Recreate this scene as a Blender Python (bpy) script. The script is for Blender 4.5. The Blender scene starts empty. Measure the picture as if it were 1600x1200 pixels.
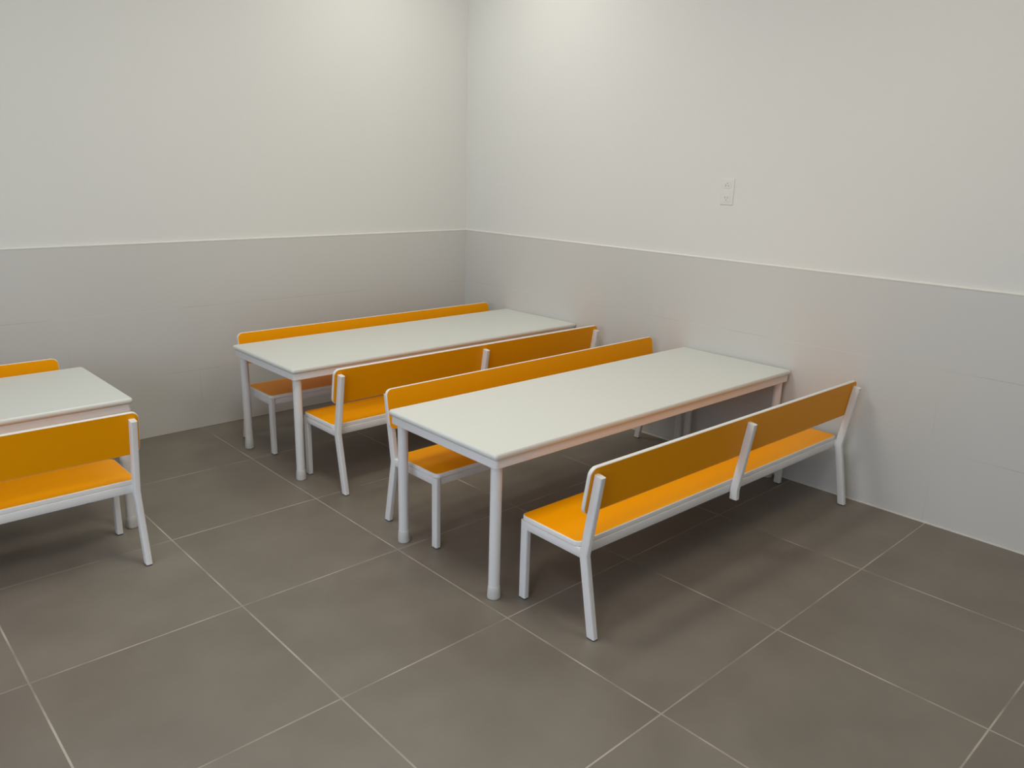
import bpy, bmesh, math
from mathutils import Vector, Matrix

S = bpy.context.scene
COL = S.collection

# ------------------------------------------------------------------ camera
def camera_matrix(loc, yaw, pitch, roll):
    f = Vector((math.sin(yaw)*math.cos(pitch), math.cos(yaw)*math.cos(pitch), -math.sin(pitch)))
    r = Vector((math.cos(yaw), -math.sin(yaw), 0))
    u = r.cross(f)
    r2 = r*math.cos(roll) + u*math.sin(roll)
    u2 = -r*math.sin(roll) + u*math.cos(roll)
    m = Matrix((r2, u2, -f)).transposed().to_4x4()
    m.translation = loc
    return m

cd = bpy.data.cameras.new('camera')
cam = bpy.data.objects.new('camera', cd)
COL.objects.link(cam)
cam.matrix_world = camera_matrix(Vector((-3.3091, -4.0019, 1.3776)), 0.7552, 0.2695, 0.0276)
cd.sensor_width = 36.0
cd.lens = 1229.4*36.0/1600.0
cd.clip_start = 0.05
S.camera = cam

# ------------------------------------------------------------------ world, lights, exposure
w = bpy.data.worlds.new('world')
w.use_nodes = True
w.node_tree.nodes['Background'].inputs[0].default_value = (0.75, 0.85, 1.0, 1)
w.node_tree.nodes['Background'].inputs[1].default_value = 0.6
S.world = w

S.view_settings.view_transform = 'Standard'
S.view_settings.look = 'None'
S.view_settings.gamma = 1.0
S.view_settings.use_curve_mapping = False
S.view_settings.exposure = 0.0

ROOM_X0, ROOM_Y0, CEIL = -5.4, -6.6, 2.75

def area(name, loc, direction, sx, sy, watts, color):
    l = bpy.data.lights.new(name, 'AREA')
    l.shape = 'RECTANGLE'; l.size = sx; l.size_y = sy
    l.energy = watts; l.color = color
    o = bpy.data.objects.new(name, l)
    COL.objects.link(o)
    o.location = loc
    o.rotation_euler = Vector(direction).to_track_quat('-Z', 'Y').to_euler()
    return o

WARM = (1.0, 0.94, 0.84)
DAY = (0.80, 0.89, 1.0)
# ceiling lamps (warm on the right, neutral elsewhere) and daylight from the left-hand window
area('ceiling_downlight', (-0.74, -0.78, CEIL-0.02), (0, 0, -1), 0.40, 0.40, 8.3, (1.0, 0.98, 0.88))
area('ceiling_panel_light', (-2.10, -1.80, CEIL-0.02), (0, 0, -1), 0.6, 0.6, 20.0, (1.0, 0.98, 0.86))
area('ceiling_panel_light', (-1.30, -3.20, CEIL-0.02), (0, 0, -1), 0.6, 0.6, 9.5, (1.0, 0.85, 0.62))
area('ceiling_panel_light', (-3.90, -3.60, CEIL-0.02), (0, 0, -1), 0.6, 0.6, 17, (1.0, 0.98, 1.0))
area('window_daylight', (ROOM_X0+0.06, -3.2, 1.40), (1, 0, -0.35), 3.2, 1.5, 55, (0.72, 0.84, 1.0))

# ------------------------------------------------------------------ materials
def mat(name):
    m = bpy.data.materials.new(name); m.use_nodes = True
    nt = m.node_tree
    return m, nt, nt.nodes['Principled BSDF']

def simple(name, color, rough, noise=0.0, scale=8.0, spec=0.5, bump=0.0, bscale=300.0):
    m, nt, b = mat(name)
    b.inputs['Roughness'].default_value = rough
    b.inputs['Specular IOR Level'].default_value = spec
    tc = nt.nodes.new('ShaderNodeTexCoord')
    n = nt.nodes.new('ShaderNodeTexNoise'); n.inputs['Scale'].default_value = scale
    n.inputs['Detail'].default_value = 4
    nt.links.new(tc.outputs['Object'], n.inputs['Vector'])
    mx = nt.nodes.new('ShaderNodeMix'); mx.data_type = 'RGBA'
    mx.inputs[6].default_value = tuple(c*(1-noise) for c in color)+(1,)
    mx.inputs[7].default_value = tuple(min(1, c*(1+noise)) for c in color)+(1,)
    nt.links.new(n.outputs['Fac'], mx.inputs[0])
    nt.links.new(mx.outputs[2], b.inputs['Base Color'])
    if bump:
        n2 = nt.nodes.new('ShaderNodeTexNoise'); n2.inputs['Scale'].default_value = bscale
        nt.links.new(tc.outputs['Object'], n2.inputs['Vector'])
        bp = nt.nodes.new('ShaderNodeBump'); bp.inputs['Strength'].default_value = bump
        bp.inputs['Distance'].default_value = 0.002
        nt.links.new(n2.outputs['Fac'], bp.inputs['Height'])
        nt.links.new(bp.outputs[0], b.inputs['Normal'])
    return m

M_METAL = simple('white_powder_coat', (0.80, 0.79, 0.785), 0.42, 0.02, 20, 0.5, 0.05, 500)
M_EDGE = simple('white_edge_banding', (0.82, 0.80, 0.77), 0.40, 0.02, 15)
M_ORANGE = simple('orange_laminate', (0.95, 0.365, 0.0004), 0.34, 0.02, 5, 0.10)
M_TOP = simple('white_table_laminate', (0.715, 0.735, 0.70), 0.36, 0.012, 3)
M_PAINT = simple('white_wall_paint', (0.76, 0.755, 0.73), 0.75, 0.015, 1.2, 0.3, 0.15, 120)
M_CEIL = simple('ceiling_paint', (0.80, 0.79, 0.76), 0.85, 0.01, 2, 0.3)
M_CAP = simple('white_plastic_foot', (0.62, 0.61, 0.58), 0.45, 0.05, 40)
M_PAD = simple('dark_rubber_pad', (0.03, 0.028, 0.026), 0.7, 0.1, 40)
M_SOCK = simple('socket_plastic', (0.76, 0.755, 0.73), 0.5, 0.01, 10)
M_SLOT = simple('socket_recess', (0.33, 0.32, 0.30), 0.6, 0.02, 10)

def math_node(nt, op, a, b=None):
    n = nt.nodes.new('ShaderNodeMath'); n.operation = op
    for i, v in enumerate((a, b)):
        if v is None: continue
        if isinstance(v, (int, float)): n.inputs[i].default_value = v
        else: nt.links.new(v, n.inputs[i])
    return n.outputs[0]

def line_mask(nt, coord, offset, period, half):
    """1 within `half` of offset + k*period, antialiased edge"""
    t = math_node(nt, 'SUBTRACT', coord, offset - period*200.0)
    t = math_node(nt, 'DIVIDE', t, period)
    t = math_node(nt, 'FRACT', t)
    t = math_node(nt, 'SUBTRACT', t, 0.5)
    t = math_node(nt, 'ABSOLUTE', t)
    t = math_node(nt, 'SUBTRACT', 0.5, t)
    t = math_node(nt, 'MULTIPLY', t, period)
    return math_node(nt, 'LESS_THAN', t, half)

def floor_material():
    m, nt, b = mat('grey_brown_porcelain_tile')
    geo = nt.nodes.new('ShaderNodeNewGeometry')
    sep = nt.nodes.new('ShaderNodeSeparateXYZ')
    nt.links.new(geo.outputs['Position'], sep.inputs[0])
    PX, OX, PY, OY = 0.5995, -1.7939, 0.6, 0.0
    gx = line_mask(nt, sep.outputs[0], OX, PX, 0.0026)
    gy = line_mask(nt, sep.outputs[1], OY, PY, 0.0023)
    g = math_node(nt, 'MAXIMUM', gx, gy)
    # tile id
    ix = math_node(nt, 'FLOOR', math_node(nt, 'DIVIDE', math_node(nt, 'SUBTRACT', sep.outputs[0], OX), PX))
    iy = math_node(nt, 'FLOOR', math_node(nt, 'DIVIDE', math_node(nt, 'SUBTRACT', sep.outputs[1], OY), PY))
    cmb = nt.nodes.new('ShaderNodeCombineXYZ')
    nt.links.new(ix, cmb.inputs[0]); nt.links.new(iy, cmb.inputs[1])
    wn = nt.nodes.new('ShaderNodeTexWhiteNoise'); wn.noise_dimensions = '3D'
    nt.links.new(cmb.outputs[0], wn.inputs['Vector'])
    # cloudy cement-look pattern, shifted for every tile
    off = nt.nodes.new('ShaderNodeVectorMath'); off.operation = 'SCALE'
    nt.links.new(wn.outputs['Color'], off.inputs[0]); off.inputs['Scale'].default_value = 20.0
    add = nt.nodes.new('ShaderNodeVectorMath'); add.operation = 'ADD'
    nt.links.new(geo.outputs['Position'], add.inputs[0]); nt.links.new(off.outputs[0], add.inputs[1])
    n1 = nt.nodes.new('ShaderNodeTexNoise'); n1.inputs['Scale'].default_value = 3.2
    n1.inputs['Detail'].default_value = 5; n1.inputs['Roughness'].default_value = 0.55
    nt.links.new(add.outputs[0], n1.inputs['Vector'])
    r1 = nt.nodes.new('ShaderNodeValToRGB')
    r1.color_ramp.elements[0].position = 0.32; r1.color_ramp.elements[0].color = (0.175, 0.152, 0.125, 1)
    r1.color_ramp.elements[1].position = 0.68; r1.color_ramp.elements[1].color = (0.216, 0.190, 0.158, 1)
    nt.links.new(n1.outputs['Fac'], r1.inputs[0])
    hv = nt.nodes.new('ShaderNodeHueSaturation')
    nt.links.new(r1.outputs[0], hv.inputs['Color'])
    v = math_node(nt, 'MULTIPLY', wn.outputs['Value'], 0.07)
    v = math_node(nt, 'ADD', v, 0.965)
    nt.links.new(v, hv.inputs['Value'])
    # grout: pale, partly dirty
    n2 = nt.nodes.new('ShaderNodeTexNoise'); n2.inputs['Scale'].default_value = 4.5
    n2.inputs['Detail'].default_value = 3
    nt.links.new(geo.outputs['Position'], n2.inputs['Vector'])
    r2 = nt.nodes.new('ShaderNodeValToRGB')
    r2.color_ramp.elements[0].position = 0.36; r2.color_ramp.elements[0].color = (0.245, 0.213, 0.175, 1)
    r2.color_ramp.elements[1].position = 0.64; r2.color_ramp.elements[1].color = (0.46, 0.41, 0.35, 1)
    nt.links.new(n2.outputs['Fac'], r2.inputs[0])
    mx = nt.nodes.new('ShaderNodeMix'); mx.data_type = 'RGBA'
    nt.links.new(g, mx.inputs[0]); nt.links.new(hv.outputs[0], mx.inputs[6]); nt.links.new(r2.outputs[0], mx.inputs[7])
    nt.links.new(mx.outputs[2], b.inputs['Base Color'])
    rg = math_node(nt, 'MULTIPLY', g, 0.35)
    rn = math_node(nt, 'MULTIPLY', n1.outputs['Fac'], 0.12)
    rg = math_node(nt, 'ADD', rg, math_node(nt, 'ADD', rn, 0.36))
    nt.links.new(rg, b.inputs['Roughness'])
    b.inputs['Specular IOR Level'].default_value = 0.45
    bp = nt.nodes.new('ShaderNodeBump'); bp.invert = True
    bp.inputs['Strength'].default_value = 0.25; bp.inputs['Distance'].default_value = 0.001
    nt.links.new(g, bp.inputs['Height']); nt.links.new(bp.outputs[0], b.inputs['Normal'])
    return m

H1, H2, H3 = 0.3155, 0.6459, 0.9729

def wall_tile_material(name, axis, mid_off, low_off, top_off):
    m, nt, b = mat(name)
    geo = nt.nodes.new('ShaderNodeNewGeometry')
    sep = nt.nodes.new('ShaderNodeSeparateXYZ')
    nt.links.new(geo.outputs['Position'], sep.inputs[0])
    c = sep.outputs[axis]; z = sep.outputs[2]
    hw = 0.0011
    def near(h, half):
        return math_node(nt, 'LESS_THAN', math_node(nt, 'ABSOLUTE', math_node(nt, 'SUBTRACT', z, h)), half)
    g = math_node(nt, 'MAXIMUM', near(H1, hw), near(H2, hw))
    for off, lo, hi in ((low_off, 0, H1), (mid_off, H1, H2), (top_off, H2, H3)):
        l = line_mask(nt, c, off, 1.2, hw*0.9)
        band = math_node(nt, 'MULTIPLY', math_node(nt, 'GREATER_THAN', z, lo), math_node(nt, 'LESS_THAN', z, hi))
        l = math_node(nt, 'MULTIPLY', math_node(nt, 'MULTIPLY', l, band), 0.15 if hi == H3 else 0.6)
        g = math_node(nt, 'MAXIMUM', g, l)
    n2 = nt.nodes.new('ShaderNodeTexNoise'); n2.inputs['Scale'].default_value = 2.6
    n2.inputs['Detail'].default_value = 2
    nt.links.new(geo.outputs['Position'], n2.inputs['Vector'])
    r2 = nt.nodes.new('ShaderNodeValToRGB')
    r2.color_ramp.elements[0].position = 0.40; r2.color_ramp.elements[0].color = (0.52, 0.50, 0.475, 1)
    r2.color_ramp.elements[1].position = 0.58; r2.color_ramp.elements[1].color = (0.70, 0.685, 0.655, 1)
    nt.links.new(n2.outputs['Fac'], r2.inputs[0])
    n1 = nt.nodes.new('ShaderNodeTexNoise'); n1.inputs['Scale'].default_value = 1.1
    nt.links.new(geo.outputs['Position'], n1.inputs['Vector'])
    r1 = nt.nodes.new('ShaderNodeValToRGB')
    r1.color_ramp.elements[0].position = 0.3; r1.color_ramp.elements[0].color = (0.63, 0.62, 0.595, 1)
    r1.color_ramp.elements[1].position = 0.7; r1.color_ramp.elements[1].color = (0.65, 0.64, 0.615, 1)
    nt.links.new(n1.outputs['Fac'], r1.inputs[0])
    mx = nt.nodes.new('ShaderNodeMix'); mx.data_type = 'RGBA'
    nt.links.new(g, mx.inputs[0]); nt.links.new(r1.outputs[0], mx.inputs[6]); nt.links.new(r2.outputs[0], mx.inputs[7])
    nt.links.new(mx.outputs[2], b.inputs['Base Color'])
    b.inputs['Roughness'].default_value = 0.42
    b.inputs['Specular IOR Level'].default_value = 0.4
    return m

M_FLOOR = floor_material()
M_TILE_B = wall_tile_material('grey_wall_tile_back', 0, -2.38, -1.78, -2.08)
M_TILE_R = wall_tile_material('grey_wall_tile_right', 1, -2.965, -2.985, -1.8)

# ------------------------------------------------------------------ mesh helpers
def obj(name, bm, mats, parent=None, smooth=False):
    me = bpy.data.meshes.new(name)
    bmesh.ops.recalc_face_normals(bm, faces=bm.faces)
    bm.to_mesh(me); bm.free()
    if not isinstance(mats, (list, tuple)): mats = [mats]
    for m in mats: me.materials.append(m)
    if smooth:
        for p in me.polygons: p.use_smooth = True
        me.set_sharp_from_angle(angle=math.radians(38))
        ek = {e.key: e for e in me.edges}
        for p in me.polygons:                     # broad flat faces keep their own normal
            if len(p.vertices) > 4:
                p.use_smooth = False
                for k in p.edge_keys: ek[k].use_edge_sharp = True
    o = bpy.data.objects.new(name, me)
    COL.objects.link(o)
    if parent: o.parent = parent
    return o

def box(bm, x0, x1, y0, y1, z0, z1, mi=0):
    vs = [bm.verts.new((x, y, z)) for x in (x0, x1) for y in (y0, y1) for z in (z0, z1)]
    for f in ((0,1,3,2),(4,6,7,5),(0,4,5,1),(2,3,7,6),(0,2,6,4),(1,5,7,3)):
        fc = bm.faces.new([vs[i] for i in f]); fc.material_index = mi

def rr(hx, hy, r, n=5):
    """rounded rectangle outline, ccw"""
    r = max(r, 1e-5); pts = []
    for cx, cy, a0 in ((hx-r, hy-r, 0), (-hx+r, hy-r, 90), (-hx+r, -hy+r, 180), (hx-r, -hy+r, 270)):
        for i in range(n+1):
            a = math.radians(a0 + 90.0*i/n)
            pts.append((cx+r*math.cos(a), cy+r*math.sin(a)))
    return pts

def loft(bm, rings, cap0=0, cap1=0, side=None):
    """rings: list of lists of Vectors; side: material per band"""
    rv = [[bm.verts.new(p) for p in ring] for ring in rings]
    n = len(rv[0])
    for k in range(len(rv)-1):
        for i in range(n):
            f = bm.faces.new((rv[k][i], rv[k][(i+1) % n], rv[k+1][(i+1) % n], rv[k+1][i]))
            f.material_index = side[k] if side else 0
    f = bm.faces.new(rv[0]); f.material_index = cap0
    f = bm.faces.new(rv[-1]); f.material_index = cap1

def board(hx, hy, t, r, prof, n=7, tf=None, caps=(0, 0), side=None):
    """rounded panel in local xy with thickness profile [(inset, z)...]"""
    bm = bmesh.new(); rings = []
    for ins, z in prof:
        pts = rr(hx-ins, hy-ins, max(r-ins, 0.001), n)
        ring = [Vector((x, y, z)) for x, y in pts]
        if tf: ring = [tf @ p for p in ring]
        rings.append(ring)
    loft(bm, rings, caps[0], caps[1], side)
    return bm

def sweep_yz(bm, x, path, wx, dy, r=0.004, n=3, flat0=None, flat1=None):
    """rounded rectangular tube through points (y,z) at fixed x, mitred at bends;
    flat0/flat1: end cut horizontally"""
    P = [Vector((0, p[0], p[1])) for p in path]
    rings = []
    prof = rr(wx/2, dy/2, r, n)
    for i, p in enumerate(P):
        if i == 0: d = (P[1]-P[0]).normalized(); nd = d
        elif i == len(P)-1: d = (P[-1]-P[-2]).normalized(); nd = d
        else:
            d1 = (P[i]-P[i-1]).normalized(); d2 = (P[i+1]-P[i]).normalized()
            d = (d1+d2).normalized(); nd = d1
        if (i == 0 and flat0) or (i == len(P)-1 and flat1):
            side = Vector((0, 1, 0)); k = 1.0/abs(d.z)
        else:
            side = Vector((0, d.z, -d.y)); k = 1.0/max(0.2, d.dot(nd))
        rings.append([Vector((x+a, 0, 0)) + p + side*(b*k) for a, b in prof])
    loft(bm, rings)

def lathe(bm, cx, cy, prof, n=28):
    rings = [[Vector((cx+r*math.cos(2*math.pi*i/n), cy+r*math.sin(2*math.pi*i/n), z)) for i in range(n)] for r, z in prof]
    loft(bm, rings)

def thing(name, label, cat, loc=(0, 0, 0), rz=0.0, group=None):
    o = bpy.data.objects.new(name, None); COL.objects.link(o)
    o.empty_display_size = 0.1
    o.location = loc; o.rotation_euler = (0, 0, rz)
    o['label'] = label; o['category'] = cat
    if group: o['group'] = group
    return o

def structure(name, bm, m):
    o = obj(name, bm, m); o['kind'] = 'structure'; return o

def copy_tree(o, parent=None):
    c = o.copy(); COL.objects.link(c)
    if parent: c.parent = parent
    for ch in list(o.children): copy_tree(ch, c)
    return c

# ------------------------------------------------------------------ the room
WX = 0.008          # face of the tiling on the right wall
T = 0.009           # tiling thickness in front of the paint
bm = bmesh.new(); box(bm, ROOM_X0-0.2, WX+0.25, ROOM_Y0-0.2, 0.25, -0.12, 0.0); structure('floor', bm, M_FLOOR)
bm = bmesh.new(); box(bm, ROOM_X0, WX+T, ROOM_Y0, T, CEIL, CEIL+0.12); structure('ceiling', bm, M_CEIL)
bm = bmesh.new(); box(bm, ROOM_X0, WX+0.25, T, 0.25, 0.0, CEIL+0.12); structure('wall_back', bm, M_PAINT)
bm = bmesh.new(); box(bm, WX+T, WX+0.25, ROOM_Y0, T, 0.0, CEIL+0.12); structure('wall_right', bm, M_PAINT)
bm = bmesh.new(); box(bm, ROOM_X0, WX+T, ROOM_Y0-0.2, ROOM_Y0, 0.0, CEIL+0.12); structure('wall_front', bm, M_PAINT)
# left wall with its window opening
bm = bmesh.new()
WY0, WY1, WZ0, WZ1 = -4.9, -1.5, 0.65, 2.25
box(bm, ROOM_X0-0.2, ROOM_X0, ROOM_Y0, WY0, 0, CEIL+0.12)
box(bm, ROOM_X0-0.2, ROOM_X0, WY1, 0.25, 0, CEIL+0.12)
box(bm, ROOM_X0-0.2, ROOM_X0, WY0, WY1, 0, WZ0)
box(bm, ROOM_X0-0.2, ROOM_X0, WY0, WY1, WZ1, CEIL+0.12)
structure('wall_left', bm, M_PAINT)
win = bpy.data.objects.new('window_1', None); COL.objects.link(win)
win.location = (ROOM_X0-0.1, (WY0+WY1)/2, WZ0); win['kind'] = 'structure'
bm = bmesh.new()
hw = (WY1-WY0)/2; hh = WZ1-WZ0
box(bm, -0.03, 0.03, -hw, -hw+0.05, 0, hh); box(bm, -0.03, 0.03, hw-0.05, hw, 0, hh)
box(bm, -0.03, 0.03, -0.03, 0.03, 0.05, hh-0.05)
box(bm, -0.03, 0.03, -hw+0.05, hw-0.05, 0, 0.05); box(bm, -0.03, 0.03, -hw+0.05, hw-0.05, hh-0.05, hh)
obj('window_frame', bm, M_METAL, win)
gm, gnt, gb = mat('window_glass')
gb.inputs['Transmission Weight'].default_value = 1.0; gb.inputs['Roughness'].default_value = 0.02
gb.inputs['IOR'].default_value = 1.45
bm = bmesh.new(); box(bm, -0.004, 0.004, -hw+0.05, hw-0.05, 0.05, hh-0.05); obj('window_pane', bm, gm, win)

# tiled lower walls, with a pale grout bead along the top edge
def tiling(name, mtile, x0, x1, y0, y1):
    bm = bmesh.new()
    box(bm, x0, x1, y0, y1, 0.0, H3, 0)
    return structure(name, bm, mtile)
tiling('trim_1', M_TILE_B, ROOM_X0, WX, 0.0, T)
tiling('trim_2', M_TILE_R, WX, WX+T, ROOM_Y0, T)
M_BEAD = simple('pale_grout_bead', (0.78, 0.76, 0.71), 0.7, 0.03, 30)
def bead(name, run, mtl):
    bm = bmesh.new()
    if run == 'x':
        ring = lambda x: [Vector((x, -0.0015, H3)), Vector((x, -0.0015, H3+0.003)), Vector((x, 0.004, H3+0.006)), Vector((x, T, H3+0.007)), Vector((x, T, H3))]
        loft(bm, [ring(ROOM_X0), ring(WX+T)])
    else:
        ring = lambda y: [Vector((WX-0.0015, y, H3)), Vector((WX-0.0015, y, H3+0.003)), Vector((WX+0.004, y, H3+0.007)), Vector((WX+T, y, H3+0.007)), Vector((WX+T, y, H3))]
        loft(bm, [ring(ROOM_Y0), ring(0.0)])
    return structure(name, bm, mtl)
bead('trim_3', 'x', M_BEAD)
bead('trim_4', 'y', M_BEAD)
# grout joint between floor and tiling
M_JOINT = simple('floor_joint_grout', (0.72, 0.69, 0.64), 0.8, 0.12, 25)
bm = bmesh.new(); box(bm, WX-0.005, WX, ROOM_Y0, 0.0, 0.0, 0.004); structure('trim_5', bm, M_JOINT)
bm = bmesh.new(); box(bm, ROOM_X0, WX-0.004, -0.003, 0.0, 0.0, 0.0015); structure('trim_6', bm, M_FLOOR)

# ------------------------------------------------------------------ bench
BEND = (0.276, 0.263)
TOPP = (0.318, 0.528)
FOOT = (0.324, 0.004)
LX = 0.7955

def make_bench(label, group):
    t = thing('bench', label, 'bench', group=group)
    # seat board: orange laminate on white-edged board
    hx, hy, th, z0 = 0.8065, 0.1285, 0.0165, 0.281
    tf = Matrix.Translation((0, 0.1285, z0))
    prof = [(0.0015, 0), (0, 0.0015), (0, th-0.003), (0.0008, th-0.0012), (0.0028, th)]
    obj('seat', board(hx, hy, th, 0.022, prof, 8, tf, (0, 1), [0, 0, 0, 0]), [M_EDGE, M_ORANGE], t, True)
    # backrest board, parallel to the posts and in front of them
    d = Vector((0, TOPP[0]-BEND[0], TOPP[1]-BEND[1])).normalized()
    nrm = Vector((0, -d.z, d.y))                     # towards the sitter
    k = (0.4720-BEND[1])/d.z
    c = Vector((0, BEND[0], BEND[1])) + d*k + nrm*0.0152
    tfb = Matrix(((1, 0, 0, c.x), (0, d.y, nrm.y, c.y), (0, d.z, nrm.z, c.z), (0, 0, 0, 1)))
    bt = 0.0135
    profb = [(0.0022, 0), (0.0006, 0.0010), (0, 0.0026), (0, bt-0.0026), (0.0006, bt-0.0010), (0.0022, bt)]
    obj('backrest', board(0.8205, 0.0785, bt, 0.026, profb, 8, tfb, (1, 1), [0, 0, 0, 0, 0]), [M_EDGE, M_ORANGE], t, True)
    # seat frame of rectangular tube: front, rear and side rails
    bm = bmesh.new()
    def rail(x0, x1, y0, y1, zz0=0.2505, zz1=0.2805):
        cx, cy = (x0+x1)/2, (y0+y1)/2
        pr = rr((y1-y0)/2 if x1-x0 > y1-y0 else (x1-x0)/2, (zz1-zz0)/2, 0.003, 2)
        if x1-x0 > y1-y0:
            loft(bm, [[Vector((x, cy+a, (zz0+zz1)/2+b)) for a, b in pr] for x in (x0, x1)])
        else:
            loft(bm, [[Vector((cx+a, y, (zz0+zz1)/2+b)) for a, b in pr] for y in (y0, y1)])
    rail(-LX+0.008, LX-0.008, 0.006, 0.026)
    rail(-LX+0.008, LX-0.008, 0.240, 0.260)
    for s in (-1, 1): rail(s*LX-0.0098, s*LX+0.0098, 0.028, 0.266)
    obj('seat_frame', bm, M_METAL, t, True)
    # front legs
    for s in (-1, 1):
        bm = bmesh.new()
        sweep_yz(bm, s*LX, [(0.016, 0.004), (0.016, 0.2805)], 0.021, 0.030, 0.004, 3, True, True)
        l = obj('leg', bm, M_METAL, t, True)
        bm = bmesh.new()
        sweep_yz(bm, s*LX, [(0.016, 0.0), (0.016, 0.0048)], 0.0195, 0.0285, 0.004, 3, True, True)
        obj('foot_pad', bm, M_PAD, l, True)
    # rear legs run on upwards as backrest posts
    for s in (-1, 1):
        bm = bmesh.new()
        sweep_yz(bm, s*LX, [FOOT, BEND, TOPP], 0.021, 0.030, 0.004, 3, True, False)
        l = obj('leg', bm, M_METAL, t, True)
        bm = bmesh.new()
        sweep_yz(bm, s*LX, [(0.3247, 0.0), (0.324, 0.0048)], 0.0195, 0.0285, 0.004, 3, True, True)
        obj('foot_pad', bm, M_PAD, l, True)
    # middle post behind the rear rail
    bm = bmesh.new()
    sweep_yz(bm, 0.0, [(0.2775, 0.228), (BEND[0]+0.0005, BEND[1]), TOPP], 0.021, 0.030, 0.004, 3, True, False)
    obj('middle_post', bm, M_METAL, t, True)
    return t

# ------------------------------------------------------------------ table
TL, TW, TH = 1.780, 0.5975, 0.519
def make_table(label, group):
    t = thing('table', label, 'table', group=group)
    th = 0.021
    prof = [(0.0055, 0), (0.0015, 0.0042), (0, 0.0080), (0, 0.0135), (0.0016, 0.0182), (0.0050, th)]
    obj('tabletop', board(TL/2, TW/2, th, 0.012, prof, 6, Matrix.Translation((0, 0, TH-th))), M_TOP, t, True)
    bm = bmesh.new()
    ix, iy, tw = TL/2-0.008, TW/2-0.008, 0.024
    z0, z1 = TH-th-0.031, TH-th-0.0003
    pr = [(0, z0+0.002), (0.002, z0), (tw-0.002, z0), (tw, z0+0.002), (tw, z1-0.001), (0, z1-0.001)]
    rings = []
    for ins, z in pr:
        rings.append([Vector((x, y, z)) for x, y in rr(ix-ins, iy-ins, max(0.010-ins, 0.0015), 4)])
    rv = [[bm.verts.new(p) for p in ring] for ring in rings]
    n = len(rv[0])
    for k in range(len(rv)):
        a, b = rv[k], rv[(k+1) % len(rv)]
        for i in range(n): bm.faces.new((a[i], a[(i+1) % n], b[(i+1) % n], b[i]))
    obj('table_frame', bm, M_METAL, t, True)
    e = 0.0385
    for sx in (-1, 1):
        for sy in (-1, 1):
            cx, cy = sx*(TL/2-e), sy*(TW/2-e)
            bm = bmesh.new()
            lathe(bm, cx, cy, [(0.0190, 0.040), (0.0190, TH-th-0.001)])
            l = obj('leg', bm, M_METAL, t, True)
            bm = bmesh.new()
            lathe(bm, cx, cy, [(0.0195, 0.0), (0.0222, 0.0025), (0.0226, 0.006), (0.0216, 0.026), (0.0203, 0.044), (0.0196, 0.0455)])
            obj('foot_cap', bm, M_CAP, l, True)
    return t

# ------------------------------------------------------------------ placement
table_protos = make_table('white rectangular table in the foreground, whole top in view, end against the right wall', 'white canteen tables')
tables = [
    (table_protos, (-0.889, -2.0316), -0.0146, None),
    (None, (-0.884, -0.7088), -0.001, 'white rectangular table nearest the room corner, between two orange benches'),
    (None, (-3.3195, -0.7432), 0.0148, 'white rectangular table cut off by the left edge of the photo'),
]
for o, p, r, lab in tables:
    if o is None:
        o = copy_tree(table_protos); o['label'] = lab
    o.location = (p[0], p[1], 0); o.rotation_euler = (0, 0, r)

bench0 = make_bench('orange bench in front of the foreground table, nearest the camera, seen whole from behind', 'orange benches with white frames')
benches = [
    (bench0, (-0.873, -2.345), math.pi-0.021, None),
    (None, (-0.879, -1.890), 0.004, 'orange bench on the far side of the foreground table, tucked under its top'),
    (None, (-0.880, -0.919), math.pi+0.001, 'orange bench with its back to the camera, in front of the corner table'),
    (None, (-0.886, -0.615), 0.004, 'orange bench behind the corner table, along the tiled back wall'),
    (None, (-3.318, -1.009), math.pi+0.001, 'orange bench in front of the left-edge table, cut off by the photo edge'),
    (None, (-3.328, -0.662), 0.0, 'orange bench behind the left-edge table, only the top of its backrest showing'),
]
for o, p, r, lab in benches:
    if o is None:
        o = copy_tree(bench0); o['label'] = lab
    o.location = (p[0], p[1], 0); o.rotation_euler = (0, 0, r)

# ------------------------------------------------------------------ wall socket
def rot_to_wall(bm):        # local x -> -y world (right along wall), y -> z, z -> -x (out of wall)
    m = Matrix(((0, 0, -1, 0), (-1, 0, 0, 0), (0, 1, 0, 0), (0, 0, 0, 1)))
    bmesh.ops.transform(bm, matrix=m, verts=bm.verts)
    return bm
sk = thing('wall_socket', 'white double power socket plate on the right wall above the tiling', 'socket', (WX+T, -1.906, 1.291))
obj('face_plate', rot_to_wall(board(0.036, 0.061, 0.004, 0.004, [(0, 0), (0.0004, 0.0015), (0.002, 0.0034), (0.005, 0.004)])), M_SOCK, sk, True)
for s in (-1, 1):
    tf = Matrix.Translation((0, s*0.031, 0.0039))
    mod = obj('receptacle', rot_to_wall(board(0.019, 0.0165, 0.002, 0.005, [(0, 0), (0.0002, 0.0008), (0.001, 0.0014)], 5, tf)), M_SOCK, sk, True)
    bm = bmesh.new()
    for hx_, hy_, px, py in ((0.0012, 0.0042, -0.0075, -0.004), (0.0012, 0.0042, 0.0075, -0.004)):
        for v in [1]:
            box(bm, px-hx_, px+hx_, s*(0.031+py)-hy_, s*(0.031+py)+hy_, 0.0051, 0.0062)
    rings = [[Vector((0.0024*math.cos(2*math.pi*i/12), s*0.0385+0.0024*math.sin(2*math.pi*i/12), z)) for i in range(12)] for z in (0.0051, 0.0062)]
    loft(bm, rings)
    obj('pin_hole', rot_to_wall(bm), M_SLOT, mod)
